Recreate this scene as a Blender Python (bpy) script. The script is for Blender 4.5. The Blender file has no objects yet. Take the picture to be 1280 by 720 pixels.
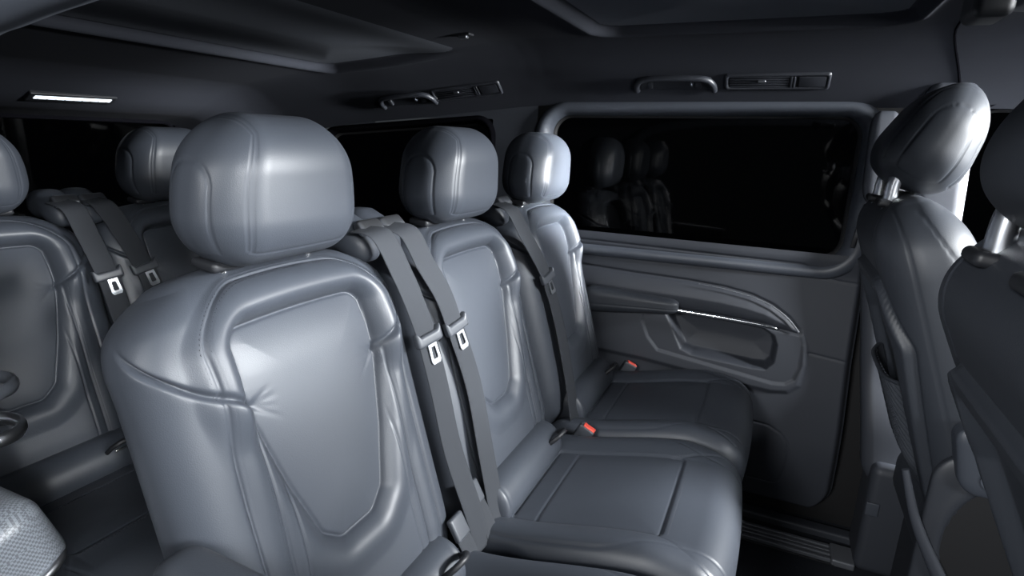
import bpy, math, random
import numpy as np
from mathutils import Vector, Matrix
random.seed(4)
SC = bpy.context.scene
COL = SC.collection
sin, cos, pi = math.sin, math.cos, math.pi
def V(*a): return np.array(a, float)

# ------------------------------------------------------------------ materials
def mat(name, col, rough=.45, metal=0., spec=.5, grain=0., grain_scale=900., coat=0., sheen=0., trans=0., emis=None, var=0.):
    m = bpy.data.materials.new(name); m.use_nodes = True
    nt = m.node_tree; b = nt.nodes['Principled BSDF']
    b.inputs['Base Color'].default_value = (*col, 1)
    b.inputs['Roughness'].default_value = rough
    b.inputs['Metallic'].default_value = metal
    b.inputs['Specular IOR Level'].default_value = spec
    b.inputs['Coat Weight'].default_value = coat
    b.inputs['Coat Roughness'].default_value = .3
    b.inputs['Sheen Weight'].default_value = sheen
    b.inputs['Transmission Weight'].default_value = trans
    if emis:
        b.inputs['Emission Color'].default_value = (*emis[0], 1); b.inputs['Emission Strength'].default_value = emis[1]
    tc = nt.nodes.new('ShaderNodeTexCoord')
    if grain:
        n = nt.nodes.new('ShaderNodeTexVoronoi'); n.inputs['Scale'].default_value = grain_scale
        bp = nt.nodes.new('ShaderNodeBump'); bp.inputs['Strength'].default_value = grain; bp.inputs['Distance'].default_value = .0004
        nt.links.new(tc.outputs['Object'], n.inputs['Vector']); nt.links.new(n.outputs['Distance'], bp.inputs['Height'])
        nt.links.new(bp.outputs['Normal'], b.inputs['Normal'])
    if var:
        n2 = nt.nodes.new('ShaderNodeTexNoise'); n2.inputs['Scale'].default_value = 7.
        mr = nt.nodes.new('ShaderNodeMapRange'); mr.inputs['To Min'].default_value = rough - var; mr.inputs['To Max'].default_value = rough + var
        nt.links.new(tc.outputs['Object'], n2.inputs['Vector']); nt.links.new(n2.outputs['Fac'], mr.inputs['Value']); nt.links.new(mr.outputs['Result'], b.inputs['Roughness'])
    return m
def weave_mat(name, c1, c2, scale, rough):
    m = mat(name, c1, rough)
    nt = m.node_tree; b = nt.nodes['Principled BSDF']
    tc = nt.nodes.new('ShaderNodeTexCoord'); ck = nt.nodes.new('ShaderNodeTexChecker')
    ck.inputs['Scale'].default_value = scale; ck.inputs['Color1'].default_value = (*c1, 1); ck.inputs['Color2'].default_value = (*c2, 1)
    nt.links.new(tc.outputs['Object'], ck.inputs['Vector']); nt.links.new(ck.outputs['Color'], b.inputs['Base Color'])
    return m
LEATHER = mat('leather', (.041, .047, .059), .45, grain=.22, grain_scale=700, var=.04)
LEATHER2 = mat('leather_dark', (.028, .032, .040), .50, grain=.22, grain_scale=700)
THREAD = mat('thread', (.045, .05, .062), .7)
PLASTIC = mat('trim_plastic', (.034, .038, .048), .58, grain=.12, grain_scale=1200)
PLASTIC_LT = mat('trim_plastic_light', (.055, .062, .077), .45, grain=.1, grain_scale=1200)
BLACKP = mat('black_plastic', (.012, .013, .016), .5)
RUBBER = mat('rubber', (.004, .004, .005), .7)
LINER = mat('headliner_cloth', (.021, .023, .030), .8, spec=.2, grain=.3, grain_scale=1500)
PANEL = mat('roof_panel', (.085, .093, .110), .6, spec=.3)
SEAM = mat('dark_seam', (.003, .003, .004), .9, spec=0.)
RAILM = mat('rail_metal', (.16, .17, .19), .45, metal=.4)
FIT = mat('roof_fitting_plastic', (.020, .022, .028), .42)
CARPET = mat('carpet', (.026, .029, .036), .95, spec=.15, grain=.8, grain_scale=600)
CHROME = mat('chrome', (.82, .84, .87), .16, metal=1.)
SATIN = mat('satin_metal', (.55, .57, .61), .33, metal=1.)
GLASS = mat('tinted_glass', (.012, .012, .014), .03, trans=1., spec=.2)
GLASS.node_tree.nodes['Principled BSDF'].inputs['IOR'].default_value = 1.25
WEB = mat('belt_webbing', (.030, .033, .039), .75, spec=.2, grain=.5, grain_scale=1600)
RED = mat('red_button', (.85, .10, .07), .4)
BELTP = mat('belt_plastic', (.05, .055, .065), .42)
LAMPM = mat('lamp_lens', (.8, .85, .9), .4, emis=((.82, .92, 1.), 1.2))
CARBON = weave_mat('carbon_weave', (.075, .082, .095), (.15, .165, .185), 330, .42)
MESHNET = mat('pocket_net', (.045, .050, .060), .5)
BASEM = mat('seat_base_plastic', (.025, .028, .035), .5)

# ------------------------------------------------------------------ object helpers
def mesh_obj(name, verts, faces, material, parent=None, smooth=True):
    me = bpy.data.meshes.new(name)
    verts = np.asarray(verts, np.float32)
    if isinstance(faces, np.ndarray):
        nf, k = faces.shape
        me.vertices.add(len(verts)); me.vertices.foreach_set('co', verts.ravel())
        me.loops.add(nf * k); me.loops.foreach_set('vertex_index', faces.astype(np.int32).ravel())
        me.polygons.add(nf); me.polygons.foreach_set('loop_start', np.arange(0, nf * k, k, dtype=np.int32))
        me.update(calc_edges=True)
    else:
        me.from_pydata([tuple(map(float, v)) for v in verts], [], faces)
    me.validate()
    me.materials.append(material)
    if smooth: me.polygons.foreach_set('use_smooth', np.ones(len(me.polygons), bool))
    o = bpy.data.objects.new(name, me); COL.objects.link(o)
    if parent: o.parent = parent
    return o
def thing(name, label, cat, loc=(0, 0, 0), group=None):
    o = bpy.data.objects.new(name, None); COL.objects.link(o)
    o.location = loc; o.empty_display_size = .05
    o['label'] = label; o['category'] = cat
    if group: o['group'] = group
    return o
def tag(o, label, cat, group=None):
    o['label'] = label; o['category'] = cat
    if group: o['group'] = group
    return o
def struct(o):
    o['kind'] = 'structure'; return o
class MB:
    """collects quads / polygons into one mesh"""
    def __init__(s): s.v = []; s.f = []; s.n = 0
    def add(s, v, f):
        v = np.asarray(v, float).reshape(-1, 3)
        s.v.append(v); s.f += [tuple(int(i) + s.n for i in q) for q in f]; s.n += len(v); return s
    def build(s, name, m, parent=None, smooth=True, auto=None):
        o = mesh_obj(name, np.concatenate(s.v), s.f, m, parent, smooth)
        if auto: o.data.set_sharp_from_angle(angle=math.radians(auto))
        return o
def ss(x): x = np.clip(x, 0, 1); return x * x * (3 - 2 * x)
def gauss(x, s): return np.exp(-(x / s) ** 2)
def sdf_poly(px, py, poly):
    """signed distance to polygon, negative inside"""
    poly = np.asarray(poly, float); n = len(poly)
    d = np.full(px.shape, 1e9); s = np.ones(px.shape)
    for i in range(n):
        a = poly[i]; b = poly[i - 1]
        ex, ey = b - a; wx = px - a[0]; wy = py - a[1]
        t = np.clip((wx * ex + wy * ey) / (ex * ex + ey * ey), 0, 1)
        d = np.minimum(d, (wx - ex * t) ** 2 + (wy - ey * t) ** 2)
        c1 = py >= a[1]; c2 = py < b[1]; c3 = ex * wy > ey * wx
        flip = (c1 & c2 & c3) | (~c1 & ~c2 & ~c3)
        s = np.where(flip, -s, s)
    return s * np.sqrt(d)
def dist_line(px, py, pts):
    d = np.full(px.shape, 1e9)
    for a, b in zip(pts[:-1], pts[1:]):
        ex, ey = b[0] - a[0], b[1] - a[1]; wx = px - a[0]; wy = py - a[1]
        t = np.clip((wx * ex + wy * ey) / (ex * ex + ey * ey), 0, 1)
        d = np.minimum(d, np.hypot(wx - ex * t, wy - ey * t))
    return d
def sdf_rrect(px, py, hx, hy, r):
    qx = np.abs(px) - hx + r; qy = np.abs(py) - hy + r
    return np.hypot(np.maximum(qx, 0), np.maximum(qy, 0)) + np.minimum(np.maximum(qx, qy), 0) - r
def smooth_path(pts, n=8, closed=False):
    pts = [np.asarray(p, float) for p in pts]
    out = []; m = len(pts); seg = m if closed else m - 1
    for i in range(seg):
        if closed: p0, p1, p2, p3 = pts[i - 1], pts[i], pts[(i + 1) % m], pts[(i + 2) % m]
        else: p0, p1, p2, p3 = pts[max(i - 1, 0)], pts[i], pts[i + 1], pts[min(i + 2, m - 1)]
        for k in range(n):
            t = k / n
            out.append(.5 * (2 * p1 + (p2 - p0) * t + (2 * p0 - 5 * p1 + 4 * p2 - p3) * t * t + (3 * p1 - p0 - 3 * p2 + p3) * t ** 3))
    if not closed: out.append(pts[-1])
    return np.array(out)

class Surf:
    """rounded box on a dense grid, displaced and warped by functions"""
    def __init__(s, h, r, step, corner, disp=None, post=None):
        s.h = np.array(h, float); s.r = np.array(r, float); s.disp = disp; s.post = post
        ax = []
        for i in range(3):
            core = s.h[i] - s.r[i]
            nc = max(int(round(2 * core / step[i])), 1)
            c = np.linspace(-core, core, nc + 1)
            e = np.linspace(0, 1, corner + 1)[1:] * s.r[i]
            ax.append(np.concatenate([-core - e[::-1], c, core + e]))
        s.ax = ax
    def eval(s, P0):
        P0 = np.asarray(P0, float)
        inner = np.clip(P0, -(s.h - s.r), s.h - s.r)
        d = (P0 - inner) / s.r
        d /= np.maximum(np.linalg.norm(d, axis=1, keepdims=True), 1e-9)
        P = inner + d * s.r
        N = d / s.r; N /= np.linalg.norm(N, axis=1, keepdims=True)
        if s.disp is not None: P = s.disp(P0, P, N)
        if s.post is not None: P = s.post(P)
        return P
    def grid(s):
        n = [len(a) for a in s.ax]; codes = []
        for a in range(3):
            b, c = (a + 1) % 3, (a + 2) % 3
            for side in (0, n[a] - 1):
                jb, jc = np.meshgrid(np.arange(n[b] - 1), np.arange(n[c] - 1), indexing='ij')
                q = []
                for (ob, oc) in ((0, 0), (1, 0), (1, 1), (0, 1)):
                    idx = [None] * 3; idx[a] = np.full(jb.shape, side); idx[b] = jb + ob; idx[c] = jc + oc
                    q.append((idx[0] * n[1] + idx[1]) * n[2] + idx[2])
                if side == 0: q = q[::-1]
                codes.append(np.stack([x.ravel() for x in q], 1))
        F = np.concatenate(codes)
        u, inv = np.unique(F.ravel(), return_inverse=True)
        F = inv.reshape(F.shape)
        k = u % n[2]; j = (u // n[2]) % n[1]; i = u // (n[1] * n[2])
        return np.stack([s.ax[0][i], s.ax[1][j], s.ax[2][k]], 1), F
    def build(s, name, m, parent=None):
        P0, F = s.grid(); return mesh_obj(name, s.eval(P0), F, m, parent)
    def stitches(s, lines, name, m, parent, pitch=.0062, length=.0042, w=.0007, lift=.0006):
        """dashes of thread along polylines given on the undisplaced box; each line is (points, outward axis index/sign)"""
        Vv = []; Ff = []; n0 = 0
        for pts in lines:
            pts = np.asarray(pts, float)
            dense = []
            for a, b in zip(pts[:-1], pts[1:]):
                k = max(int(np.linalg.norm(b - a) / .0015), 1)
                dense.append(a + (b - a) * np.linspace(0, 1, k, endpoint=False)[:, None])
            dense = np.concatenate(dense + [pts[-1:]])
            eps = 8e-4
            C = s.eval(dense); ctr = s.eval(dense * .985)
            seg = np.linalg.norm(np.diff(C, axis=0), axis=1); L = np.concatenate([[0], np.cumsum(seg)])
            q = np.arange(0, L[-1] - length, pitch)
            A = np.stack([np.interp(q, L, C[:, i]) for i in range(3)], 1)
            B = np.stack([np.interp(q + length, L, C[:, i]) for i in range(3)], 1)
            O = np.stack([np.interp(q, L, (C - ctr)[:, i]) for i in range(3)], 1)
            T = B - A; T /= np.linalg.norm(T, axis=1, keepdims=True) + 1e-12
            O -= T * np.sum(O * T, 1, keepdims=True); O /= np.linalg.norm(O, axis=1, keepdims=True) + 1e-12
            S = np.cross(T, O)
            M = (A + B) / 2 + O * lift
            A = A - O * lift * .5; B = B - O * lift * .5
            ring = np.stack([A, M - S * w, M + O * w, M + S * w, B], 1)   # 5 verts per dash
            k = len(ring); Vv.append(ring.reshape(-1, 3))
            base = n0 + np.arange(k)[:, None] * 5
            Ff.append(np.concatenate([base + np.array(f) for f in ((0, 1, 2), (0, 2, 3), (4, 2, 1), (4, 3, 2))]))
            n0 += k * 5
        return mesh_obj(name, np.concatenate(Vv), np.concatenate(Ff), m, parent)

def rbox(name, c, h, r, m, parent=None, corner=3, step=None, rot=None, disp=None, post=None):
    """rounded box part; rot is a 3x3 numpy matrix about its centre"""
    c = np.array(c, float)
    if np.isscalar(r): r = (r,) * 3
    r = [min(a, b * .98) for a, b in zip(r, h)]
    if step is None: step = [max(x, .002) for x in h]
    def po(P):
        if post is not None: P = post(P)
        if rot is not None: P = P @ np.array(rot).T
        return P + c
    return Surf(h, r, step, corner, disp, po).build(name, m, parent)
def Ry(a): return np.array([[cos(a), 0, sin(a)], [0, 1, 0], [-sin(a), 0, cos(a)]])
def Rx(a): return np.array([[1, 0, 0], [0, cos(a), -sin(a)], [0, sin(a), cos(a)]])
def Rz(a): return np.array([[cos(a), -sin(a), 0], [sin(a), cos(a), 0], [0, 0, 1]])
def tube_data(path, rad, seg=12, closed=False, flat=1., up=None):
    path = np.asarray(path, float); n = len(path)
    rad = np.full(n, rad) if np.isscalar(rad) else np.asarray(rad)
    if closed: T = np.roll(path, -1, 0) - np.roll(path, 1, 0)
    else: T = np.gradient(path, axis=0)
    T /= np.linalg.norm(T, axis=1, keepdims=True)
    a = np.array(up, float) if up is not None else (V(0, 0, 1) if abs(T[0][2]) < .9 else V(0, 1, 0))
    vs = []
    for i in range(n):
        a = a - T[i] * (a @ T[i]); a /= np.linalg.norm(a); b = np.cross(T[i], a)
        for k in range(seg):
            t = 2 * pi * k / seg
            vs.append(path[i] + rad[i] * (cos(t) * a * flat + sin(t) * b))
    fs = []
    for i in range(n if closed else n - 1):
        for k in range(seg):
            j = (i + 1) % n
            fs.append((i * seg + k, j * seg + k, j * seg + (k + 1) % seg, i * seg + (k + 1) % seg)[::-1])
    if not closed:
        fs.append(tuple(range(seg))); fs.append(tuple((n - 1) * seg + k for k in range(seg))[::-1])
    return vs, fs
def tube(name, path, rad, m, parent=None, seg=12, closed=False, flat=1., up=None):
    return MB().add(*tube_data(path, rad, seg, closed, flat, up)).build(name, m, parent, auto=50)
def loft(name, loops, m, parent=None, close_ends=False, auto=None):
    n = len(loops[0]); v = np.concatenate(loops); f = []
    for i in range(len(loops) - 1):
        for k in range(n):
            f.append((i * n + k, i * n + (k + 1) % n, (i + 1) * n + (k + 1) % n, (i + 1) * n + k))
    if close_ends: f.append(tuple(range(n))[::-1]); f.append(tuple((len(loops) - 1) * n + k for k in range(n)))
    return MB().add(v, f).build(name, m, parent, auto=auto)
def ribbon(name, ctrl, widths, width, m, parent=None, thick=.0014, n=10):
    """flat strap along ctrl with the across directions given"""
    P = smooth_path(ctrl, n); Wd = smooth_path(widths, n); Wd /= np.linalg.norm(Wd, axis=1, keepdims=True)
    T = np.gradient(P, axis=0); T /= np.linalg.norm(T, axis=1, keepdims=True)
    Wd -= T * np.sum(T * Wd, 1, keepdims=True); Wd /= np.linalg.norm(Wd, axis=1, keepdims=True)
    N = np.cross(T, Wd); h = width / 2
    prof = [(-h, 0), (-h * .97, thick * .7), (-h * .9, thick), (-h * .5, thick * .8), (0, thick * .8), (h * .5, thick * .8), (h * .9, thick), (h * .97, thick * .7), (h, 0),
            (h * .9, -thick), (0, -thick), (-h * .9, -thick)]
    loops = [np.concatenate([P[i] + a * Wd[i] + b * N[i] for a, b in prof]).reshape(-1, 3) for i in range(len(P))]
    return loft(name, loops, m, parent, True)
def copy_tree(o, parent=None):
    c = o.copy(); COL.objects.link(c)
    if parent: c.parent = parent
    for ch in list(o.children): copy_tree(ch, c)
    return c

# ------------------------------------------------------------------ camera
f_px = 717.98
CP = V(.64, -.55, 1.15)
vx = V(-1000 - 640, 360 - 118, -f_px); vy = V(980 - 640, 360 - 186, -f_px)
dx = -vx / np.linalg.norm(vx); dy = vy / np.linalg.norm(vy); dz = np.cross(dx, dy)
cam = bpy.data.cameras.new('camera'); co = bpy.data.objects.new('camera', cam); COL.objects.link(co)
cam.sensor_width = 36; cam.lens = f_px * 36 / 1280; cam.clip_start = .02
M3 = np.stack([dx, dy, dz])
co.matrix_world = Matrix([[*M3[i], CP[i]] for i in range(3)] + [[0, 0, 0, 1]])
SC.camera = co

# ------------------------------------------------------------------ leather seat (middle and rear row)
AB = math.radians(15.5)
def back_post(P):           # (y, v, w) about the box centre -> seat space
    y = P[:, 0]; v = P[:, 1] + .295; w = P[:, 2] - .065
    t = np.clip((v - .50) / .10, 0, .88)
    y = y * (1 - (.085 * (1 - np.sqrt(1 - t * t))) / .225)
    v = v - .35 * np.maximum(v - .45, 0) * (y / .225) ** 2 * .6
    w = w - .02 * ss((v - .45) / .15)                      # head of the back leans away a little
    return np.stack([.21 - v * sin(AB) + w * cos(AB), y, .42 + v * cos(AB) + w * sin(AB)], 1)
INSET = [(-.098, .497), (.098, .497), (.100, .44), (.094, .398), (.072, .31), (.044, .228), (.026, .213), (-.026, .213), (-.044, .228), (-.072, .31), (-.094, .398), (-.100, .44)]
def crease_v(ay, w): return .42 + .62 * (ay - .118) + np.maximum(-w, 0) * 1.0
def back_disp(P0, P, N):
    y, v, w = P[:, 0], P[:, 1] + .295, P[:, 2] - .065
    ay = np.abs(y); front = ss((N[:, 2] + .05) / .6)
    d = sdf_poly(y, v, INSET) - .024
    lowr = ss((.43 - v) / .06)
    inside = -.013 + .0065 * (1 - np.exp(np.minimum(d, 0) / .03))
    t = np.clip(d / .066, 0, 1)
    rim = -.013 * np.exp(-np.maximum(d, 0) / (.008 + .006 * lowr)) + (.020 - .012 * lowr) * np.sin(t ** .75 * pi) ** 1.5
    h = np.where(d < 0, inside, rim) - .0035 * gauss(d + .001, .0024)
    # crease between the upper frame and the lower wings
    cv = crease_v(ay, w); outer = ss((ay - .112) / .012)
    dc = v - cv
    h += outer * (-.0065 * gauss(dc, .005) + .0045 * np.where(dc < 0, np.exp(dc / .035) * (1 - np.exp(dc / .006)), .35 * np.exp(-dc / .03) * (1 - np.exp(-dc / .008))))
    # folds running from the crease into the inset
    for k, (sl, ln) in enumerate(((.05, .05), (-.35, .045), (-.75, .05), (.45, .04))):
        a = .118 - ay; lv = v - (.42 + sl * a)
        h += -.0013 * gauss(lv, .0045) * ss(a / .006) * (1 - ss(a / ln)) * (d < .004)
    low = ss((cv - v) / .004)
    def groove(q, dep=.0026, s=.0020): return -dep * gauss(q, s)
    # stitched seam around the face
    g = sdf_rrect(y, v - .2, .165, .376, .075)
    seam = groove(g, .0045, .0021) + groove(np.abs(g) - .0046, .0010, .0010)
    h2 = seam
    h2 = h2 + low * (groove(ay - .128, .0042, .0020) + groove(np.abs(ay - .128) - .0046, .0010, .0010) + groove(ay - .108, .0024, .0018) * ss((.34 - v) / .06))
    # wings swell between their seams
    h2 += low * .0035 * gauss(ay - .147, .012)
    # lower lumbar: a soft horizontal fall towards the roll
    h += -.010 * ss((.10 - v) / .10)
    out = P + N * ((h + 0) * front)[:, None]
    sidef = ss((N[:, 2] + .45) / .5)
    out += N * (h2 * sidef)[:, None]
    # hard seam on the back half of the side
    out += N * (groove(w + .105, .002, .002) * (1 - np.abs(N[:, 2])))[:, None]
    return out
def back_lines():
    z = .065; L = []
    for o in (.0046,):
        for sgn in (1, -1):
            for off in (-o, o):
                a = .165 + off
                pts = [(sgn * a, -.2 - .0, z)]
                pts = [(sgn * a, v - .295, z) for v in np.linspace(.04, .50, 24)]
                L.append(pts)
                L.append([(sgn * (.128 + off), v - .295, z) for v in np.linspace(.05, .418, 20)])
        for off in (-o, o):
            pts = []
            for th in np.linspace(0, pi / 2, 10): pts.append((.09 + (.075 + off) * cos(th), .501 - .295 + (.075 + off) * sin(th), z))
            for th in np.linspace(pi / 2, pi, 10): pts.append((-.09 + (.075 + off) * cos(th), .501 - .295 + (.075 + off) * sin(th), z))
            L.append(pts)
    return L
def cush_post(P):
    x, y, z = P[:, 0] + .408, P[:, 1], P[:, 2] + .34
    z = z + .062 * ss((x - .2) / .36) + .002
    x = x + .012 * (1 - (y / .235) ** 2) * ss((x - .5) / .14)
    return np.stack([x, y, z], 1)
def cush_disp(P0, P, N):
    x, y = P[:, 0] + .40, P[:, 1]; ay = np.abs(y); top = ss((N[:, 2] + .05) / .6)
    px = .5 * (.238 + .525)
    d = sdf_rrect(x - px, y, .5 * (.525 - .238), .142, .012)
    h = np.where(d < 0, -.004 + .004 * (1 - np.exp(np.minimum(d, 0) / .03)), 0)
    bol = .016 * np.sin(np.clip((ay - .142) / .093, 0, 1) * pi) * (1 - ss((x - .50) / .12))
    h = h + bol
    h += -.0026 * gauss(d, .0026)
    h += -.0022 * gauss(x - .290, .0026) * (ay < .142)
    h += -.0024 * gauss(ay - .142 - .05 * ss((x - .50) / .12), .0022) * (x > .50) * (x < .62)
    # long seam on the bolster edge
    h += -.002 * gauss(ay - .205 + .05 * ss((x - .42) / .2), .002)
    # slot for the buckles
    h += -.030 * ss(1 - np.hypot((x - .265) / .055, (ay - .238) / .022) * .8)
    o = P + N * (h * top)[:, None]
    # front lip seam
    o += N * (-.002 * gauss(P[:, 2] - .0, .002) * ss(N[:, 0] / .3) )[:, None]
    return o
def cush_lines():
    z = .08; L = []
    for s in (1, -1): L.append([(x - .40, s * (.142 + .0045), z) for x in np.linspace(.26, .52, 14)])
    L.append([(.53 - .40 + .0045, y, z) for y in np.linspace(-.135, .135, 12)])
    L.append([(.290 - .40 + .0045, y, z) for y in np.linspace(-.135, .135, 12)])
    return L
HR = V(.128, .062, .0945)   # y half width, x half depth, z half height
def head_funcs(c, h, tilt, egg=1., wedge=0.):
    def post(P):
        x, y, z = P[:, 0], P[:, 1], P[:, 2]
        t = (z + h[2]) / (2 * h[2])
        y = y * (1.0 - .33 * np.clip((t - .30) / .70, 0, 1) ** 2.4) * (1 - .07 * np.clip((.35 - t) / .35, 0, 1) ** 2)
        x = x * (1.0 + (.10 + wedge) * np.clip(.6 - t, -1, 1)) - .010 * (1 - (y / h[1]) ** 2) * 0
        x = x + .012 * (1 - (y / h[1]) ** 2) * np.sign(x) * ss(np.abs(x) / h[0])
        x2 = x * cos(tilt) + z * sin(tilt); z2 = -x * sin(tilt) + z * cos(tilt)
        return np.stack([x2 + c[0], y + c[1], z2 + c[2]], 1)
    def disp(P0, P, N):
        x, y, z = P[:, 0], P[:, 1], P[:, 2]; ay = np.abs(P0[:, 1])
        def g(q, dep=.0022, s=.0015): return -dep * gauss(q, s)
        s1 = h[1] - .034 + 0 * z
        keep = ss((P0[:, 0] + h[0] * 1.2) / .02) * ss((P0[:, 2] + h[2] * .86) / .004)
        d = (g(ay - s1, .0020) + g(np.abs(ay - s1) - .0046, .0020, .0012)) * keep
        # bottom seam of the front panel
        d += g(P0[:, 2] + h[2] * .86, .002, .0015) * (ay < s1) * (P0[:, 0] > 0)
        # arched side gusset
        sidem = np.abs(N[:, 1]) ** .5
        X0, Z0 = P0[:, 0], P0[:, 2]
        top = h[2] * (.42 if egg == 1 else .62); cz = top - h[0] * .55 * egg
        aw = h[0] * .55 * egg * (1 + .06 * np.clip((cz - Z0) / h[2], 0, 1))
        q = np.where(Z0 < cz, np.abs(X0) - aw, np.hypot(X0, Z0 - cz) - h[0] * .55 * egg)
        d += (g(q, .0022, .0016) + .0010 * ss(-q / .012)) * (np.abs(P0[:, 1]) > h[1] - 1e-5) * ss((Z0 + h[2] * .98) / .004)
        return P + N * d[:, None]
    return disp, post
def head_lines(h):
    L = []
    s1 = h[1] - .034
    for sg in (1, -1):
        for off in (-.0046, .0046):
            y = sg * (s1 + off)
            L.append([(h[0], y, z) for z in np.linspace(-h[2] * .82, h[2], 16)] + [(x, y, h[2]) for x in np.linspace(h[0], -h[0] * .9, 10)])
    return L
def stitch_child(surf, lines, parent, **k):
    o = surf.stitches(lines, 'stitching', THREAD, parent, **k); o['kind'] = 'stuff'; return o

def make_seat(label, group, loc):
    t = thing('leather_seat', label, 'car seat', loc, group)
    sb = Surf((.225, .305, .065), (.060, .055, .062), (.0017, .0017, .012), 30, back_disp, back_post)
    b = sb.build('backrest', LEATHER, t); stitch_child(sb, back_lines(), b)
    scu = Surf((.245, .235, .08), (.065, .045, .075), (.0030, .0030, .01), 18, cush_disp, cush_post)
    c = scu.build('cushion', LEATHER, t); stitch_child(scu, cush_lines(), c)
    # roll between cushion and back
    def rd(P0, P, N):
        return P + N * (-.002 * gauss(np.abs(P[:, 1]) - .140, .002) )[:, None]
    rbox('lumbar_roll', (.196, 0, .438), (.050, .166, .052), (.048, .020, .050), LEATHER, t, 10, (.02, .004, .02), rot=Ry(-.35), disp=rd)
    # head restraint
    hh = np.array([HR[1], HR[0], HR[2]]); disp, post = head_funcs((.020, 0, 1.0765), hh, .06)
    sh = Surf(hh, (.056, .060, .068), (.0022, .0022, .0022), 22, disp, post)
    hd = sh.build('headrest', LEATHER, t); stitch_child(sh, head_lines(hh), hd)
    for s in (-1, 1):
        tube('headrest_post', [(.006, s * .074, .93), (.004, s * .074, 1.03)], .0068, CHROME, t)
        rbox('post_collar', (.002, s * .074, .985), (.022, .026, .007), .006, BLACKP, t, 4, rot=Ry(.1))
    # isofix openings
    for s in (1,):
        iso = tube('isofix_guide', [np.array([.236 + .026 * cos(a) * .9, s * .120 + .028 * sin(a), .466 + .024 * cos(a)]) for a in np.linspace(0, 2 * pi, 24, endpoint=False)], .0055, BLACKP, t, 8, True)
        rbox('anchor_bar', (.238, s * .120, .463), (.004, .014, .004), .0035, CHROME, iso, 3)
    # base and rail feet
    rbox('seat_base', (.34, 0, .20), (.20, .19, .085), .03, BASEM, t, 5)
    for s in (-1, 1): rbox('seat_foot', (.33, s * .15, .065), (.23, .028, .060), .015, BASEM, t, 4)
    # hard rear shell
    rbox('back_shell', (.035, 0, .66), (.010, .195, .27), (.008, .05, .05), BASEM, t, 6, rot=Ry(-AB))
    return t
def add_guide(t, y, x=-.01, z=.985):
    """leather covered shoulder block the belt comes out of"""
    def pd(P): 
        P = P.copy(); P[:, 2] -= .9 * np.maximum(P[:, 0], 0) * .5
        return P
    g = rbox('belt_guide', (x - .020, y, z + .002), (.064, .035, .034), (.045, .026, .032), LEATHER, t, 8, (.01, .006, .006), post=pd)
    rbox('belt_slot', (x + .034, y, z + .014), (.014, .028, .009), .007, SATIN, g, 5, rot=Ry(.75))
    return g
def add_armrest(t, y, z=.662):
    # padded folding armrest at the outer side of the seat, narrowing forward
    def pp(P):
        P = P.copy(); k = ss((P[:, 0] + .15) / .30)
        P[:, 2] = P[:, 2] * (1 - .42 * k) + .004 * k - .002
        P[:, 1] = P[:, 1] * (1 - .10 * k)
        return P
    def pdp(P0, P, N): return P + N * (-.0018 * gauss(P[:, 2] + .012, .0018))[:, None]
    s = Surf((.155, .030, .042), (.040, .022, .028), (.006, .004, .003), 8, pdp, lambda P: pp(P) @ Ry(-.02).T + V(.255, y, z))
    a = s.build('armrest', LEATHER2, t)
    return a
G_MID = 'leather seats of the middle row'; G_REAR = 'leather seats of the rear row'
near = make_seat('grey leather seat nearest the camera, biggest in the picture, with headrest and stitched backrest', G_MID, (0, .025, 0))
mid = copy_tree(near); mid.location = (0, .501, 0); mid['label'] = 'grey leather seat in the middle of the front bench, second back from the nearest seat'
far = copy_tree(near); far.location = (0, .975, 0); far['label'] = 'grey leather seat beside the sliding door, brightest headrest, under the big side window'
rear_near = copy_tree(near); rear_near.location = (-.87, .030, -.02); rear_near['label'] = 'leather seat in the back row cut off by the left edge of the picture'; rear_near['group'] = G_REAR
rear_mid = copy_tree(near); rear_mid.location = (-.87, .495, -.02); rear_mid['label'] = 'leather seat in the back row peeping out behind the nearest headrest'; rear_mid['group'] = G_REAR
add_guide(near, .200); add_guide(mid, -.215); add_guide(far, -.225)
add_guide(rear_near, .200); add_guide(rear_mid, -.205)
add_armrest(near, -.250, .685); add_armrest(far, .238)

# ------------------------------------------------------------------ seat belts
def belt(label, pts, k_tongue, loc=(0, 0, 0), tilt=0., group='three-point belts hanging between the seats'):
    t = thing('seat_belt', label, 'seat belt', loc, group)
    pts = [V(*p) for p in pts]
    wd = [V(.15, 1, .12)] * len(pts)
    ribbon('webbing', pts, wd, .046, WEB, t)
    p = pts[k_tongue]; T = pts[k_tongue + 1] - pts[k_tongue - 1]; T /= np.linalg.norm(T)
    W = V(.15, 1, .12); W -= T * (W @ T); W /= np.linalg.norm(W); N = np.cross(T, W)
    if N[0] < 0: N = -N
    R = np.stack([N, W, -T], 1)     # local x out, y across, z up along strap
    if np.linalg.det(R) < 0: R[:, 1] *= -1
    # grip: rounded block with raised ends
    def gp(P):
        P = P.copy(); e = ss((np.abs(P[:, 1]) - .020) / .010)
        P[:, 2] += .010 * e * (P[:, 2] > 0); return P
    g = rbox('tongue_grip', p + N * .004, (.0075, .031, .010), (.005, .007, .006), BELTP, t, 5, (.004, .003, .004), rot=R, post=gp)
    # steel tongue with its window
    fr = []
    outer = [(-.010, .0), (-.0115, -.036), (-.0085, -.041), (.0085, -.041), (.0115, -.036), (.010, .0)]
    inn = [(-.005, -.010), (-.006, -.029), (-.005, -.032), (.005, -.032), (.006, -.029), (.005, -.010)]
    def to(q, n): return p + N * (n + .004) + W * (q[0] + .004) - V(0, 0, 0) + T * (-q[1] + .006)
    loops = [[to(q, .001) for q in inn], [to(q, .001) for q in outer], [to(q, -.001) for q in outer], [to(q, -.001) for q in inn]]
    loops.append(loops[0])
    loft('steel_tongue', [np.array(l) for l in loops], SATIN, t, auto=30)
    return t
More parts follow.
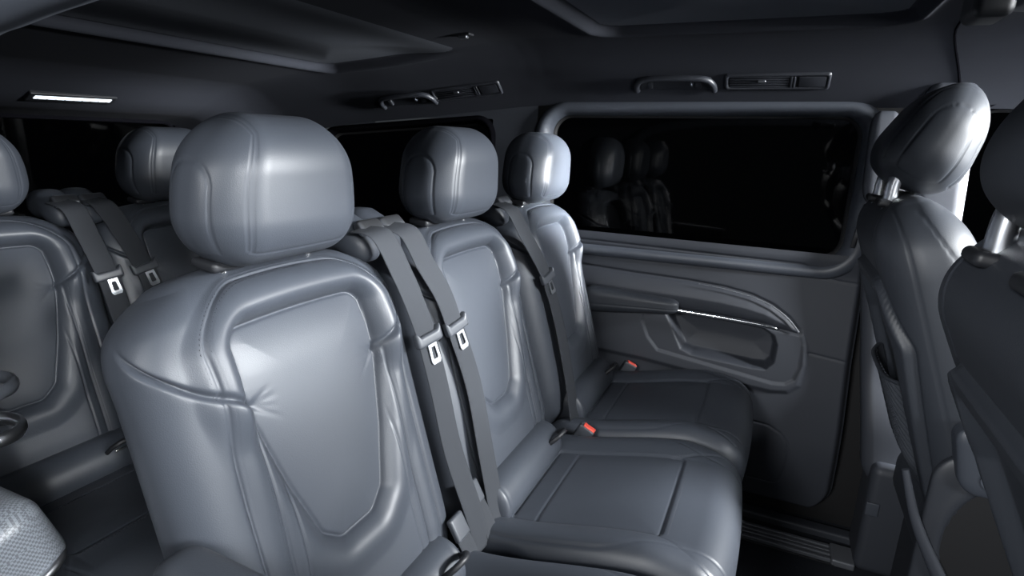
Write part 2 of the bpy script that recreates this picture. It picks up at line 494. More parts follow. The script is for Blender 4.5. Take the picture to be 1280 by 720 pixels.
belt('belt from the nearest seat, leftmost of the two straps between nearest and middle seats',
     [(.022, .196, .999), (.066, .203, .992), (.090, .222, .930), (.108, .236, .872), (.124, .246, .812), (.148, .248, .724), (.176, .249, .610), (.212, .262, .489), (.232, .268, .412)], 4)
belt('belt lying on the left shoulder of the middle seat, right of its twin strap',
     [(.022, .258, .999), (0.068, 0.274, 0.988), (0.088, 0.298, 0.93), (0.108, 0.324, 0.872), (.126, .338, .808), (.158, .355, .692), (.192, .345, .569), (.226, .333, .446), (.240, .318, .39)], 4)
belt('belt on the seat by the sliding door, ending at a red buckle',
     [(.022, .716, .999), (.070, .702, .985), (.092, .742, .920), (.110, .780, .862), (.126, .808, .806), (.160, .825, .688), (.200, .816, .545), (.233, .793, .424)], 4)
belt('back row belt by the left edge seat, its steel tongue showing below the grip',
     [(-.848, .210, .980), (-.795, .216, .968), (-.774, .226, .912), (-.747, .242, .813), (-.724, .246, .729), (-.70, .25, .62), (-.67, .25, .46)], 3)
belt('back row belt on the farther back seat, disappearing behind the nearest seat shoulder',
     [(-.848, .279, .980), (-.796, .282, .970), (-.775, .304, .912), (-.747, .330, .815), (-.722, .342, .724), (-.70, .345, .62), (-.67, .345, .46)], 3)
def buckle(label, loc, rz=.3):
    t = thing('belt_buckle', label, 'belt buckle', loc, 'red belt buckles in the bench')
    R = Rz(rz) @ Ry(.5)
    rbox('housing', (0, 0, 0), (.021, .0115, .020), .005, BELTP, t, 4, rot=R)
    rbox('release_button', R @ V(.004, 0, .0205), (.016, .0085, .003), .0025, RED, t, 4, rot=R)
    ribbon('stalk', [R @ V(-.01, 0, -.01), R @ V(-.02, 0, -.035), V(-.03, 0, -.07)], [V(0, 1, 0)] * 3, .024, BELTP, t)
    return t
buckle('red buckle between the middle seat and the seat by the door', (.278, .727, .440), .1)
buckle('red buckle on the door side of the far seat, under the armrest', (.275, 1.195, .445), .4)
def stalk(label, p):
    t = thing('belt_stalk', label, 'belt stalk', (0, 0, 0), 'dark stalks in the gap beside the nearest seat')
    a = V(*p)
    ribbon('strap', [a, a + V(.03, .004, -.05), a + V(.055, .008, -.11), a + V(.06, .01, -.17)], [V(.2, 1, 0)] * 4, .034, WEB, t)
    rbox('sleeve', a + V(.012, .002, -.016), (.006, .020, .022), .005, BELTP, t, 4, rot=Ry(-.5))
stalk('short dark belt stalk standing at the right foot of the nearest seat', (.195, .215, .50))
stalk('short belt stalk in the gap half covered by the middle strap', (.185, .290, .52))

# ------------------------------------------------------------------ front seats (seen from behind)
BB = math.radians(20); FX, FZ = 1.045, .36
def fb_post(P):
    y = P[:, 0]; v = P[:, 1] + .36; w = P[:, 2] - .085
    t = np.clip((v - .58) / .15, 0, .9)
    y = y * (1 - .10 * (1 - np.sqrt(1 - t * t)) / .24) * (1 - .12 * ss((.2 - v) / .25))
    wing = ss((np.abs(y) - .13) / .09) * ss((.62 - v) / .3)
    w = w + .05 * wing * ss((w + .10) / .1)
    w = w - .03 * ss((v - .52) / .2) * ss((w + .14) / .14)
    x0 = FX - v * sin(BB) + (w + .17) * cos(BB); z0 = FZ + v * cos(BB) + (w + .17) * sin(BB)
    return np.stack([x0, y, z0], 1)
SHELL = [(-.12, .08), (.12, .08), (.15, .45), (.12, .53), (-.12, .53), (-.15, .45)]
def fb_disp(P0, P, N):
    y, v, w = P[:, 0], P[:, 1] + .36, P[:, 2] - .085
    rear = ss((-N[:, 2] + .05) / .6)
    d = sdf_poly(y, v, SHELL) - .05
    h = .012 * ss((.010 - d) / .008) - .024 * ss((-d - .020) / .02)
    h += -.004 * gauss(d - .012, .003)
    # crossing leather seams above the shell
    h += -.003 * gauss(np.abs(y) - .13 - .25 * np.maximum(v - .62, 0), .0022) * (v > .5)
    o = P + N * (h * rear)[:, None]
    sd = 1 - np.abs(N[:, 2])
    g = lambda q: -.0025 * gauss(q, .002)
    o += N * ((g(w + .05 + .25 * (v - .6)) + g(w + .125 + .0 * v)) * sd)[:, None]
    return o
def make_front(label, loc, pocket_on=True):
    t = thing('front_seat', label, 'car seat', loc, 'front seats seen from behind')
    Surf((.235, .365, .085), (.075, .09, .075), (.0035, .0035, .012), 16, fb_disp, fb_post).build('backrest', LEATHER2, t)
    hh = V(.061, .125, .108)
    disp, post = head_funcs((.906, 0, 1.180), hh, .40, 1.3, .45)
    sh = Surf(hh, (.058, .07, .090), (.003, .003, .003), 18, disp, post)
    hd = sh.build('headrest', LEATHER2, t); stitch_child(sh, head_lines(hh), hd)
    for s in (-1, 1):
        tube('headrest_post', smooth_path([(.846, s * .072, 1.02), (.846, s * .072, 1.075), (.852, s * .072, 1.105), (.872, s * .072, 1.122), (.895, s * .072, 1.132)], 6), .0125, SATIN, t, 16)
        rbox('post_collar', (.846, s * .072, 1.050), (.024, .026, .008), .007, BLACKP, t, 5, rot=Ry(.12))
    # cushion and base, mostly hidden
    rbox('cushion', (1.25, 0, .36), (.24, .235, .08), .06, LEATHER2, t, 8, (.03, .03, .03))
    rbox('seat_base', (1.24, 0, .15), (.19, .20, .15), .03, BASEM, t, 5)
    # net pocket on the shell
    if pocket_on: add_pocket(t)
    return t
def add_pocket(t):
    us = np.linspace(-.135, .135, 70); vs = np.linspace(.10, .365, 150)
    U, W_ = np.meshgrid(us, vs, indexing='ij'); 
    bul = .020 * (1 - (U / .135) ** 4) * ss((W_ - .10) / .10) + .004
    rib = (1 - (U / .135) ** 6) * .0045 * np.sin((W_ + np.abs(U) * .9) * 2 * pi / .017)
    def pk(U, W_, off):
        w = -off - .0
        return np.stack([FX - W_ * sin(BB) + (w) * cos(BB), U, FZ + W_ * cos(BB) + w * sin(BB)], -1).reshape(-1, 3)
    n1, n2 = U.shape; idx = np.arange(n1 * n2).reshape(n1, n2)
    F = np.stack([idx[:-1, :-1].ravel(), idx[:-1, 1:].ravel(), idx[1:, 1:].ravel(), idx[1:, :-1].ravel()], 1)
    A = pk(U, W_, bul + rib); B = pk(U, W_, bul - .003)
    pocket = mesh_obj('net_pocket', np.concatenate([A, B]), np.concatenate([F, F[:, ::-1] + n1 * n2]), MESHNET, t)
    ue = np.linspace(-.135, .135, 40); top = pk(ue, np.full(40, .365), .023 * (1 - (ue / .135) ** 4) + .006)
    tube('elastic_edge', top, .0045, LEATHER2, pocket, 8)
pas = make_front('front passenger seat seen from behind, tilted headrest on chrome posts, net pocket', (0, .89, 0))
BB = math.radians(25); FX, FZ = 1.103, .385
drv = make_front('front seat cut off by the right edge of the picture, big chrome headrest post', (0, .09, 0), False)
# folded armrest pivot of the passenger seat
def knobp(P):
    P = P.copy(); P[:, 0] += .25 * (-P[:, 2]) * .9; return P
kn = rbox('armrest', (1.025, -.262, .628), (.034, .026, .062), (.026, .012, .030), LEATHER, pas, 8, (.01, .008, .008), post=knobp)
tube('pivot_cap', [(1.045, -.286, .605), (1.045, -.291, .605)], .018, PLASTIC_LT, kn, 24)

def shd(P0, P, N):
    d = np.hypot((P[:, 0] + .02) / .085, (P[:, 2] - .01) / .135) - 1
    o = P.copy(); o[:, 1] += (N[:, 1] < -.5) * (.011 * ss(-d / .10) - .003 * gauss(d - .08, .10)); return o
rbox('side_shield', (1.105, -.246, .440), (.135, .016, .185), (.05, .012, .06), BASEM, pas, 8, (.005, .01, .005), disp=shd)
sp_ = [(1.085 + .080 * cos(a), -.254, .450 + .127 * sin(a)) for a in np.linspace(0, 2 * pi, 48, endpoint=False)]
MB().add(sp_ + [(x, -.250, z) for x, y, z in sp_], [tuple(range(48))] + [(i, (i + 1) % 48, 48 + (i + 1) % 48, 48 + i) for i in range(48)]).build('shield_inset', RUBBER, pas, False)
pv = smooth_path([(.925, -.262, .58), (.955, -.266, .49), (.993, -.268, .415), (1.035, -.268, .345), (1.09, -.266, .28)], 8)
tube('base_cover', pv, np.linspace(.006, .017, len(pv)), PLASTIC, pas, 12, flat=.8)

# ------------------------------------------------------------------ ceiling
ZX = [-1.75, -1.6, -1.4, -1.2, -.8, -.57, -.25, -.1, 2.4]; ZZ = [1.16, 1.18, 1.20, 1.30, 1.355, 1.372, 1.405, 1.42, 1.42]
Y0, Y1 = -.276, 1.25
def ceil_z(x, y, recess=True):
    z = np.interp(x, ZX, ZZ)
    for dx_ in (-.05, .05): z = z + np.interp(x + dx_, ZX, ZZ)
    z = z / 3
    t = np.clip(np.maximum((y - 1.0) / .25, (-.026 - y) / .25), 0, 1.02)
    z = z - .16 * t * t
    if recess:
        for cx, cy, hx, hy in ((.507, .487, .343, .515), (-.53, .487, .27, .56)):
            d = sdf_rrect(x - cx, y - cy, hx, hy, .06)
            z = z + (.018 * ss((.004 - d) / .010) - .007 * gauss(d - .012, .006) - .012 * ss(-(d + .03) / .25)) * (1 if cx > 0 else ss((-.27 - x) / .25))
    return z
xs = np.concatenate([np.arange(-1.75, -.9, .02), np.arange(-.9, .95, .005), np.arange(.95, 1.75, .03)])
ys = np.concatenate([np.arange(Y0, -.1, .008), np.arange(-.1, .9, .01), np.arange(.9, Y1 + .001, .005)])
X, Y = np.meshgrid(xs, ys, indexing='ij'); Z = ceil_z(X, Y)
n1, n2 = X.shape; idx = np.arange(n1 * n2).reshape(n1, n2)
F = np.stack([idx[:-1, :-1].ravel(), idx[:-1, 1:].ravel(), idx[1:, 1:].ravel(), idx[1:, :-1].ravel()], 1)
ctr_ = np.stack([X, Y], -1).reshape(-1, 2)[F].mean(1)
F = F[(ctr_[:, 0] < 1.10) | (ctr_[:, 1] > .97)]
ceil = struct(mesh_obj('ceiling', np.stack([X, Y, Z], -1).reshape(-1, 3), F, LINER))
# roof panels
ceil.data.materials.append(PANEL)
fc = np.stack([X, Y], -1).reshape(-1, 2)[F].mean(1)
inside = np.zeros(len(F), bool)
for cx, cy, hx, hy in ((.507, .487, .343, .515), (-.53, .487, .27, .56)):
    inside |= sdf_rrect(fc[:, 0] - cx, fc[:, 1] - cy, hx, hy, .06) < -.014
ceil.data.polygons.foreach_set('material_index', inside.astype(np.int32))
# seam of the front headliner
yy = np.linspace(.55, 1.25, 30)
struct(tube('trim_1', [(.925 + .02 * ss((y - .7) / .5) + .08 * ss((y - 1.05) / .25), y, float(ceil_z(np.array([.95]), np.array([y]), False)[0]) + .0005) for y in yy], .0028, SEAM, None, 6))
# roof skin above so no light leaks in
struct(MB().add([(-1.8, -.36, 1.50), (1.11, -.36, 1.50), (1.11, 1.40, 1.50), (-1.8, 1.40, 1.50)], [(0, 1, 2, 3)]).build('trim_2', RUBBER, None, False))

# ------------------------------------------------------------------ floor and sill
fl = rbox('floor', (.2, .49, -.02), (2.1, .86, .02), .004, CARPET, None, 2); struct(fl)
rail = thing('floor_rail', 'ribbed metal seat rail on the dark floor, at the foot of the door', 'floor rail')
for k, y in enumerate((1.125, 1.145, 1.165, 1.183)):
    rbox('rib', (-.1, y, .008 + .002 * (k % 2)), (1.02, .0065, .008), .003, RAILM, rail, 3)
rbox('rail_bed', (-.1, 1.155, .002), (1.03, .042, .003), .002, BLACKP, rail, 2)
rbox('end_cap', (.950, 1.155, .010), (.030, .042, .011), .006, RAILM, rail, 4)
sill = struct(rbox('trim_3', (.0, 1.262, .000), (1.02, .022, .022), .008, PLASTIC, None, 4, rot=None))

# ------------------------------------------------------------------ sliding door (far side)
door = thing('door_1', 'grey sliding door trim panel under the big dark side window, with storage recess', 'door'); struct(door)
def xr(z):   # right edge of the door panel
    r = np.interp(z, [.05, .148, .358, .556, .79, .88], [.915, .914, .909, .899, .894, .885])
    return r - .085 * (1 - np.sqrt(1 - np.clip((.15 - z) / .10, 0, 1) ** 2))
zs = np.linspace(.052, .872, 290); tx = np.linspace(0, 1, 400)
TT, ZG = np.meshgrid(tx, zs, indexing='ij'); XG = -.14 + TT * (xr(ZG) + .14)
BAND = [(-.2, .765), (.133, .752), (.278, .747), (.427, .744), (.532, .738), (.612, .725), (.67, .704), (.717, .673), (.754, .633), (.684, .640), (.645, .648), (.533, .653), (.406, .654), (-.2, .66)]
P_OUT = [(.30, .60), (.322, .55), (.357, .512), (.453, .500), (.621, .480), (.70, .470), (.735, .474), (.757, .492), (.770, .535), (.766, .603), (.754, .634), (.684, .640), (.533, .653), (.30, .655)]
P_IN = [(.36, .645), (.385, .60), (.425, .525), (.46, .512), (.64, .502), (.68, .505), (.700, .530), (.702, .585), (.690, .615), (.66, .634), (.533, .645)]
P_FR = [(-.2, .47), (.173, .467), (.304, .463), (.556, .440), (.70, .432), (.75, .440), (.782, .47), (.790, .54), (.782, .60), (.764, .645), (-.2, .66)]
SPK = [(.45, .336), (.658, .334), (.71, .330), (.745, .312), (.768, .285), (.776, .25), (.772, .18), (.765, .145), (.747, .131), (.45, .130)]
x_, z_ = XG.ravel(), ZG.ravel()
h = np.zeros_like(x_)
db = sdf_poly(x_, z_, BAND); h += .020 * np.sqrt(ss(-db / .055)) * (db < 0) - .004 * gauss(db - .003, .004)
df = sdf_poly(x_, z_, P_FR); h += .008 * ss(-df / .018) * 1.0
do = sdf_poly(x_, z_, P_OUT); h += -.005 * ss(-do / .004) - .003 * gauss(do, .003)
di = sdf_poly(x_, z_, P_IN); h += -.050 * ss(-di / .016) - .01 * ss(-di / .07)
h += -.0025 * gauss(sdf_poly(x_, z_, SPK), .0025) + .001 * ss(-sdf_poly(x_, z_, SPK) / .004)
h += -.003 * gauss(dist_line(x_, z_, [(.785, .578), (.902, .566)]), .0025)
h += -.003 * gauss(dist_line(x_, z_, [(-.2, .845), (.108, .842), (.735, .836), (.752, .822), (.764, .806), (.83, .797), (.90, .793)]), .0028)
h += .012 * ss((z_ - .80) / .06) - .03 * ss((.30 - z_) / .3) + .006 * np.cos((z_ - .4) * 6)
h += -.03 * ss((x_ - (xr(z_) - .025)) / .025) ** 2 - .03 * ss((.075 - z_) / .022) ** 2
n1, n2 = XG.shape; idx = np.arange(n1 * n2).reshape(n1, n2)
F = np.stack([idx[:-1, :-1].ravel(), idx[1:, :-1].ravel(), idx[1:, 1:].ravel(), idx[:-1, 1:].ravel()], 1)
YD = 1.245
mesh_obj('door_panel', np.stack([x_, YD - h, z_], 1), F, PLASTIC, door)
ch = smooth_path([(.34, 1.222, .656), (.406, 1.221, .655), (.533, 1.220, .653), (.645, 1.221, .648), (.684, 1.226, .642), (.694, 1.232, .637)], 8)
tube('chrome_strip', ch, np.interp(np.linspace(0, 1, len(ch)), [0, .7, .93, 1], [.0065, .006, .004, .0015]), CHROME, door, 10)
tp = smooth_path([(p[0], YD - .012, p[1] + .002) for p in [(.46, .742), (.532, .737), (.612, .724), (.67, .703), (.717, .672), (.750, .636)]], 6)
tube('trim_edge', tp, np.interp(np.linspace(0, 1, len(tp)), [0, .5, 1], [.0008, .0022, .0026]), SATIN, door, 6)
def rr_loop(x0, x1, z0, z1, r, y, n=10, shear=0., xs_=0.):
    L = []
    for cx, cz, a0 in ((x1 - r, z1 - r, 0), (x0 + r, z1 - r, pi / 2), (x0 + r, z0 + r, pi), (x1 - r, z0 + r, 3 * pi / 2)):
        for k in range(n):
            a = a0 + k / (n - 1) * pi / 2
            px, pz = cx + r * cos(a), cz + r * sin(a)
            L.append((px + xs_ * (pz - z0), y, pz + shear * (px - x0)))
    return np.array(L)
def frame_and_glass(nm, x0, x1, z0, z1, shear, parent=None, wd=.045, r=.06, tl=.03, wb=None, xs_=0., yo=1.238, yg=1.292, fm=None):
    k = lambda e, y, rr: rr_loop(x0 - e, x1 + e * 1.15, z0 - (e * (wb or 1)), z1 + e * .80, rr, y, shear=shear, xs_=xs_)
    loops = [k(wd + .006, yo + .030, r + wd + .004), k(wd + .003, yo + .006, r + wd), k(wd - .004, yo, r + wd - .004), k(wd * .62, yo - .004, r + wd * .62), k(wd * .3, yo + .004, r + wd * .3), k(.006, yo + .020, r + .006), k(0, yo + .032, r), k(-.002, yg - .004, r - .002)]
    fr = loft('window_frame', loops, fm or PLASTIC_LT, parent)
    rub = loft('rubber_seal', [k(-.002, yg - .012, r), k(-.010, yg - .008, r - .008), k(-.010, yg + .006, r - .008), k(.004, yg + .006, r)], RUBBER, parent)
    g = k(.002, yg, r); g2 = g + V(0, .004, 0); n = len(g)
    MB().add(np.concatenate([g, g2]), [tuple(range(n)), tuple(range(n, 2 * n))[::-1]] + [(i, (i + 1) % n, n + (i + 1) % n, n + i) for i in range(n)]).build('window_pane', GLASS, parent, False)
w1 = thing('window_1', 'big dark rectangular side window in the sliding door', 'window'); struct(w1)
frame_and_glass('w', -.055, .828, .838, 1.232, .010, w1)
# little latch on the lower window corner
rbox('latch', (.748, 1.262, .842), (.004, .006, .008), .003, BLACKP, w1, 3)
# vertical slot in the window's front pillar
rbox('pillar_slot', (.851, 1.236, .955), (.006, .004, .060), .003, BLACKP, w1, 3, rot=Ry(.12))
w2 = thing('window_2', 'dark rear side window behind the middle headrest', 'window'); struct(w2)
frame_and_glass('w', -.99, -.282, .76, 1.150, .078, w2, wd=.024, r=.05, yo=1.246, fm=SEAM)

# ------------------------------------------------------------------ far side wall
W = MB()
def wq(x0, x1, z0, z1, y=1.252): W.add([(x0, y, z0), (x1, y, z0), (x1, y, z1), (x0, y, z1)], [(0, 1, 2, 3)])
wq(-.262, -.10, 0, 1.262); wq(-1.75, -1.01, 0, 1.25); wq(-1.01, -.262, 0, .76)
wq(-.75, -.262, 1.215, 1.262); wq(-1.01, -.75, 1.185, 1.22)
wq(-.12, .90, 1.262, 1.275)
wr = struct(W.build('wall_right', PLASTIC, None, False))
struct(rbox('wall_right_outer', (.2, 1.36, .66), (2.2, .01, .70), .004, RUBBER, None, 2)) if False else None
bo = MB()
for a, b, c, d in ((-1.8, 2.4, -.05, .86), (-.29, -.06, .8, 1.35), (.83, .98, .8, 1.35)):
    bo.add([(a, 1.335, c), (b, 1.335, c), (b, 1.335, d), (a, 1.335, d)], [(0, 1, 2, 3)])
struct(bo.build('trim_4', RUBBER, None, False))

# ------------------------------------------------------------------ B pillar
bp = thing('trim_5', 'grey pillar trim between sliding door and front door', 'pillar'); struct(bp)
def pil(P):
    P = P.copy(); P[:, 0] += -.14 * (P[:, 2]) * .9; return P
rbox('upper_trim', (1.005, 1.225, 1.06), (.055, .035, .26), (.03, .02, .04), PLASTIC, bp, 6, (.02, .02, .02), post=lambda P: P + np.stack([-.06 * P[:, 2], 0 * P[:, 0], 0 * P[:, 0]], 1))
rbox('belt_height_adjuster', (.868, 1.205, 1.135), (.034, .020, .115), (.022, .014, .05), PLASTIC, bp, 6, (.02, .02, .02), post=lambda P: P + np.stack([-.05 * P[:, 2], 0 * P[:, 0], 0 * P[:, 0]], 1))
def lowp(P):
    P = P.copy(); P[:, 0] += -.15 * P[:, 2]; P[:, 1] += -.03 * ss((-P[:, 2]) / .2); return P
rbox('mid_trim', (.985, 1.228, .60), (.075, .040, .34), (.030, .025, .05), PLASTIC, bp, 6, (.02, .02, .02), post=lowp)
rbox('foot_box', (1.040, 1.195, .165), (.065, .075, .165), (.022, .022, .025), PLASTIC, bp, 6, (.03, .03, .03))
rbox('ledge', (1.085, 1.118, .305), (.045, .022, .012), .009, PLASTIC_LT, bp, 5)
rbox('socket_cover', (.990, 1.117, .205), (.016, .004, .020), .004, PLASTIC_LT, bp, 4)
rbox('belt_anchor', (1.085, 1.10, .345), (.022, .010, .012), .004, BLACKP, bp, 4)
rbox('anchor_bolt', (1.066, 1.090, .345), (.006, .006, .010), .003, CHROME, bp, 4)

# ------------------------------------------------------------------ front passenger door
fd = thing('door_2', 'dark front door with a round speaker seen past the front seats', 'door'); struct(fd)
def fdd(P0, P, N):
    x, z = P[:, 0] + 1.55, P[:, 2] + .45
    d = np.hypot((x - 1.245) / .085, (z - .22) / .115) - 1
    hh = -.018 * ss(-d / .12) + .012 * gauss(d - .10, .14)
    o = P.copy(); o[:, 1] -= hh * (N[:, 1] < -.5); return o
rbox('door_panel', (1.55, 1.235, .45), (.46, .03, .43), (.03, .02, .03), PLASTIC, fd, 5, (.006, .03, .006), disp=fdd)
tube('speaker_ring', [(1.245 + .088 * cos(a), 1.203, .22 + .118 * sin(a)) for a in np.linspace(0, 2 * pi, 48, endpoint=False)], .006, PLASTIC, fd, 8, True)
w3 = thing('window_3', 'black front door window at the right edge of the picture', 'window'); struct(w3)
frame_and_glass('w', 1.075, 2.0, .90, 1.262, 0, w3, wd=.02, r=.05, yo=1.246, xs_=-.06, fm=SEAM)

# ------------------------------------------------------------------ ceiling fittings
def roof_frame(x, y):
    """basis on the cove: along x, down the cove, outward"""
    e = 1e-3
    z0, z1 = ceil_z(np.array([x, x]), np.array([y - e, y + e]), False); xz0, xz1 = ceil_z(np.array([x - .05, x + .05]), np.array([y, y]), False)
    a = V(.1, 0, xz1 - xz0); a /= np.linalg.norm(a); b = V(0, 2 * e, z1 - z0); b /= np.linalg.norm(b); n = np.cross(b, a); n /= np.linalg.norm(n)
    if n[2] > 0: n = -n
    b = np.cross(n, a)
    return V(x, y, float(ceil_z(np.array([x]), np.array([y]), False)[0])), np.stack([a, b, n], 1)
def air_vent(label, xc, w, y):
    o, R = roof_frame(xc, y); t = thing('air_vent', label, 'air vent', tuple(o), 'roof air vents above the far windows')
    hw = w / 2; hh_ = .021
    fr = [rr_loop(-hw - e, hw + e, -hh_ - e, hh_ + e, .008, n_, 6) for e, n_ in ((.006, -.003), (.005, .004), (.002, .007), (-.003, .006), (-.004, -.001))]
    loft('vent_frame', [np.stack([l[:, 0], l[:, 2], l[:, 1]], 1) @ R.T for l in fr], FIT, t)
    rbox('vent_back', R @ V(0, 0, -.001), (hw, hh_, .002), .001, BLACKP, t, 2, rot=R)
    for k in range(5):
        rbox('louvre', R @ V(-hw * .34, -.015 + k * .0075, .0035), (hw * .60, .0022, .0022), .001, FIT, t, 2, rot=R)
    for k in (0, 1): rbox('louvre_stop', R @ V(hw * (.30 + .06 * k), 0, .004), (.003, .017, .003), .0015, FIT, t, 2, rot=R)
    rbox('louvre_tab', R @ V(-hw * .28, .004, .0065), (.010, .0035, .003), .002, SATIN, t, 3, rot=R)
    rbox('lamp_cover', R @ V(hw * .70, 0, .0035), (hw * .26, .016, .003), .002, FIT, t, 3, rot=R)
def handle(label, xc, w, y):
    o, R = roof_frame(xc, y); t = thing('grab_handle', label, 'grab handle', tuple(o), 'roof grab handles above the far windows')
    hw = w / 2
    pts = smooth_path([V(-hw, -.020, .003), V(-hw * .97, -.002, .010), V(-hw * .80, .014, .017), V(-hw * .35, .019, .020), V(hw * .35, .019, .020), V(hw * .80, .014, .017), V(hw * .97, -.002, .010), V(hw, -.020, .003)], 6)
    tube('grip', (pts * V(1, 1.45, 1)) @ R.T, .0085, FIT, t, 12)
    rbox('base_plate', R @ V(0, -.004, .0), (hw * .92, .020, .003), .003, FIT, t, 3, rot=R)
    for s in (-1, 1): rbox('mount', R @ V(s * hw * .62, -.004, .005), (.008, .012, .007), .004, FIT, t, 4, rot=R)
    tube('coat_hook', smooth_path([R @ V(hw * .45, .0, .006), R @ V(hw * .45, .003, .018), R @ V(hw * .45, .012, .020)], 5), .003, PLASTIC_LT, t, 8)
air_vent('air vent in the roof edge right above the big side window', .597, .245, 1.195)
air_vent('dimmer air vent in the roof edge above the rear side window', -.335, .245, 1.195)
handle('dark grab handle beside the vent over the big side window', .335, .215, 1.195)
handle('dark grab handle over the rear side window', -.570, .215, 1.195)
o, R = V(-.165, .868, float(ceil_z(np.array([-.165]), np.array([.868]))[0])), np.eye(3)
bt = thing('ceiling_hook', 'small pale bright recessed hook on the roof cross beam', 'hook', tuple(o))
rbox('plate', (0, 0, -.002), (.026, .014, .003), .002, BLACKP, bt, 4)
rbox('hook', (.002, 0, -.008), (.013, .007, .004), .003, SATIN, bt, 5)

# ------------------------------------------------------------------ rear end
wrr = MB()
for y0, y1, z0, z1 in ((-.30, 1.26, 0, .80), (-.30, 1.26, 1.165, 1.30), (-.30, -.10, .8, 1.17), (1.08, 1.26, .8, 1.17)):
    wrr.add([(-1.62, y0, z0), (-1.62, y1, z0), (-1.62, y1, z1), (-1.62, y0, z1)], [(0, 1, 2, 3)])
struct(wrr.build('wall_rear', SEAM, None, False))
w4 = thing('window_4', 'black rear window behind the back row seats', 'window'); struct(w4)
g = MB(); 
for x in (-1.655, -1.659): g.add([(x, -.12, .78), (x, 1.10, .78), (x, 1.10, 1.18), (x, -.12, 1.18)], [(0, 1, 2, 3)])
g.build('window_pane', GLASS, w4, False)
tube('rubber_seal', [(-1.64, *p) for p in rr_loop(-.11, 1.09, .79, 1.172, .05, 0)[:, [0, 2]]], .010, SEAM, w4, 8, True)
lamp = thing('lamp_strip', 'bright white ribbed light strip on the rear roof edge at the left', 'lamp', (-1.338, .555, 1.226))
lamp.rotation_euler = (.02, -.46, 0)
rbox('housing', (0, 0, .006), (.022, .122, .010), .004, BLACKP, lamp, 3)
rbox('lens', (.004, 0, -.002), (.009, .108, .004), .003, LAMPM, lamp, 3)
for k in range(9): rbox('rib', (-.004, -.096 + k * .024, -.005), (.0032, .002, .003), .001, BLACKP, lamp, 2)

# ------------------------------------------------------------------ near side: open sliding door frame, console
P = smooth_path([(1.1, 1.275), (.6, 1.268), (.3, 1.260), (.141, 1.244), (.06, 1.233), (.0, 1.222), (-.10, 1.18), (-.20, 1.05), (-.25, .85), (-.27, .6), (-.27, .0)], 6)
out = np.stack([np.minimum(P[:, 0] - .10, P[:, 0] - .06), P[:, 1] + .16], 1)
prof = []
loops = []
for (px, pz), (qx, qz) in zip(P, out):
    e = V(qx - px, 0, qz - pz); e /= np.linalg.norm(e); c = V(px, -.258, pz)
    L = []
    for k in range(12):
        a = 2 * pi * k / 12; L.append(c + e * (.030 + .030 * cos(a)) + V(0, -.004, -.008) + V(0, 1, 0) * .022 * sin(a))
    loops.append(np.array(L))
nf = struct(loft('trim_6', loops, PLASTIC_LT, None, True))
nw = MB()
side = [(px - .03, pz) for px, pz in P if px < .06]
for (xa, za), (xb, zb) in zip(side[:-1], side[1:]):
    nw.add([(-1.75, -.262, za), (xa, -.262, za), (xb, -.262, zb), (-1.75, -.262, zb)], [(0, 1, 2, 3)])
struct(nw.build('wall_left', PLASTIC, None, False))
# rear side console with cup holder
cn = thing('side_console', 'carbon pattern side console with silver edge in the lower left corner', 'console')
def cdisp(P0, P, N): return P
RC = Rx(.30) @ Ry(-.06)
CC = V(-.445, -.288, .612)
rbox('textured_top', CC, (.325, .088, .062), (.040, .040, .032), CARBON, cn, 10, (.02, .01, .01), rot=RC)
rbox('tray', CC + RC @ V(-.02, .028, .061), (.24, .036, .004), .0035, BASEM, cn, 5, rot=RC)
tube('silver_edge', [CC + RC @ V(*p) for p in smooth_path([(-.32, -.092, -.030), (.24, -.092, -.032), (.305, -.075, -.034), (.328, -.04, -.036), (.328, .04, -.036), (.305, .075, -.036), (.24, .090, -.036)], 8)], .0065, SATIN, cn, 8)
rbox('lower_panel', (-.455, -.286, .30), (.305, .074, .285), (.04, .045, .03), PLASTIC_LT, cn, 8, (.03, .03, .03))
cup = thing('cup_holder', 'pair of open cup holder rings at the left edge above the console', 'cup holder')
for z in (.806, .742):
    tube('ring', [(-.294 + .046 * cos(a), -.205 + .040 * sin(a), z) for a in np.linspace(0, 2 * pi, 40, endpoint=False)], .0065, SATIN if z < .78 else BELTP, cup, 10, True, flat=1.5, up=(0, 0, 1))
rbox('bracket', (-.362, -.235, .752), (.022, .018, .080), .008, BASEM, cup, 4)
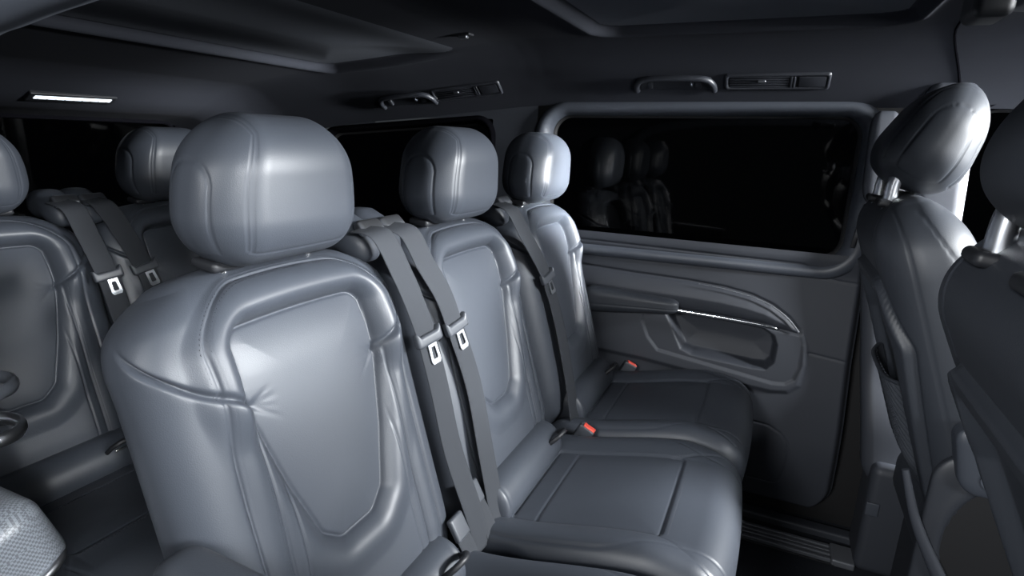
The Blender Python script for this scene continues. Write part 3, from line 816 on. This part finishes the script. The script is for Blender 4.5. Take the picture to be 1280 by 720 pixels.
# guide bracket at the top of the open door
hk = thing('door_guide', 'black roller guide bracket at the roof edge in the top right corner', 'bracket', (.757, -.20, 1.262))
rbox('housing', (0, .19, .0), (.012, .02, .02), .006, BLACKP, hk, 4)
tube('roller', [(.006, .186, -.006), (.012, .18, -.004)], .005, CHROME, hk, 12)
rbox('cover', (.05, .205, .0), (.035, .022, .012), .008, PLASTIC_LT, hk, 5, rot=Ry(.12))

# ------------------------------------------------------------------ light
def area(name, loc, tgt, sx, sy, power, col=(1, 1, 1), spread=pi):
    l = bpy.data.lights.new(name, 'AREA'); l.shape = 'RECTANGLE'; l.size = sx; l.size_y = sy; l.energy = power; l.color = col; l.spread = spread
    o = bpy.data.objects.new(name, l); COL.objects.link(o); o.location = loc
    o.rotation_euler = (Vector(tgt) - Vector(loc)).to_track_quat('-Z', 'Y').to_euler(); return o
area('windscreen_daylight', (2.25, .86, 1.46), (-.1, .50, .95), .40, .25, 185, (.95, .98, 1.))
area('passenger_side_daylight', (1.9, 1.16, 1.19), (0., 1.0, 1.0), .2, .2, 12, (.95, .98, 1.), math.radians(26))
area('near_seat_fill', (2.0, -.60, 1.34), (.05, .1, .88), .5, .45, 20, (.95, .98, 1.))  # added fill lamp outside the van, brightens the nearest seat
area('near_inset_fill', (2.1, .0, 1.86), (.1, .25, .93), .4, .25, 12, (.95, .98, 1.), math.radians(50))  # added high fill lamp, lifts the upper inset of the nearest backrest
area('rear_row_fill', (1.8, -1.25, 1.62), (-.75, .05, .70), .6, .3, 5, (.95, .98, 1.), math.radians(45))  # added narrow fill lamp, aimed past the near seat at the rear row
area('front_backs_fill', (.1, -1.7, 1.56), (1.0, .9, .62), .5, .25, 4, (.96, .98, 1.), math.radians(50))  # added narrow fill lamp for the backs of the front seats
area('open_door_fill', (.75, -1.6, 1.66), (.3, .7, .6), 2.2, .3, 9, (.96, .98, 1.))  # added camera-side fill strip, reaches the far door panel and lower right
wd = bpy.data.worlds.new('world'); SC.world = wd; wd.use_nodes = True
wd.node_tree.nodes['Background'].inputs['Color'].default_value = (.8, .9, 1, 1)
wd.node_tree.nodes['Background'].inputs['Strength'].default_value = .04
SC.view_settings.view_transform = 'Standard'; SC.view_settings.look = 'None'; SC.view_settings.gamma = 1; SC.view_settings.exposure = -.15
SC.view_settings.use_curve_mapping = False
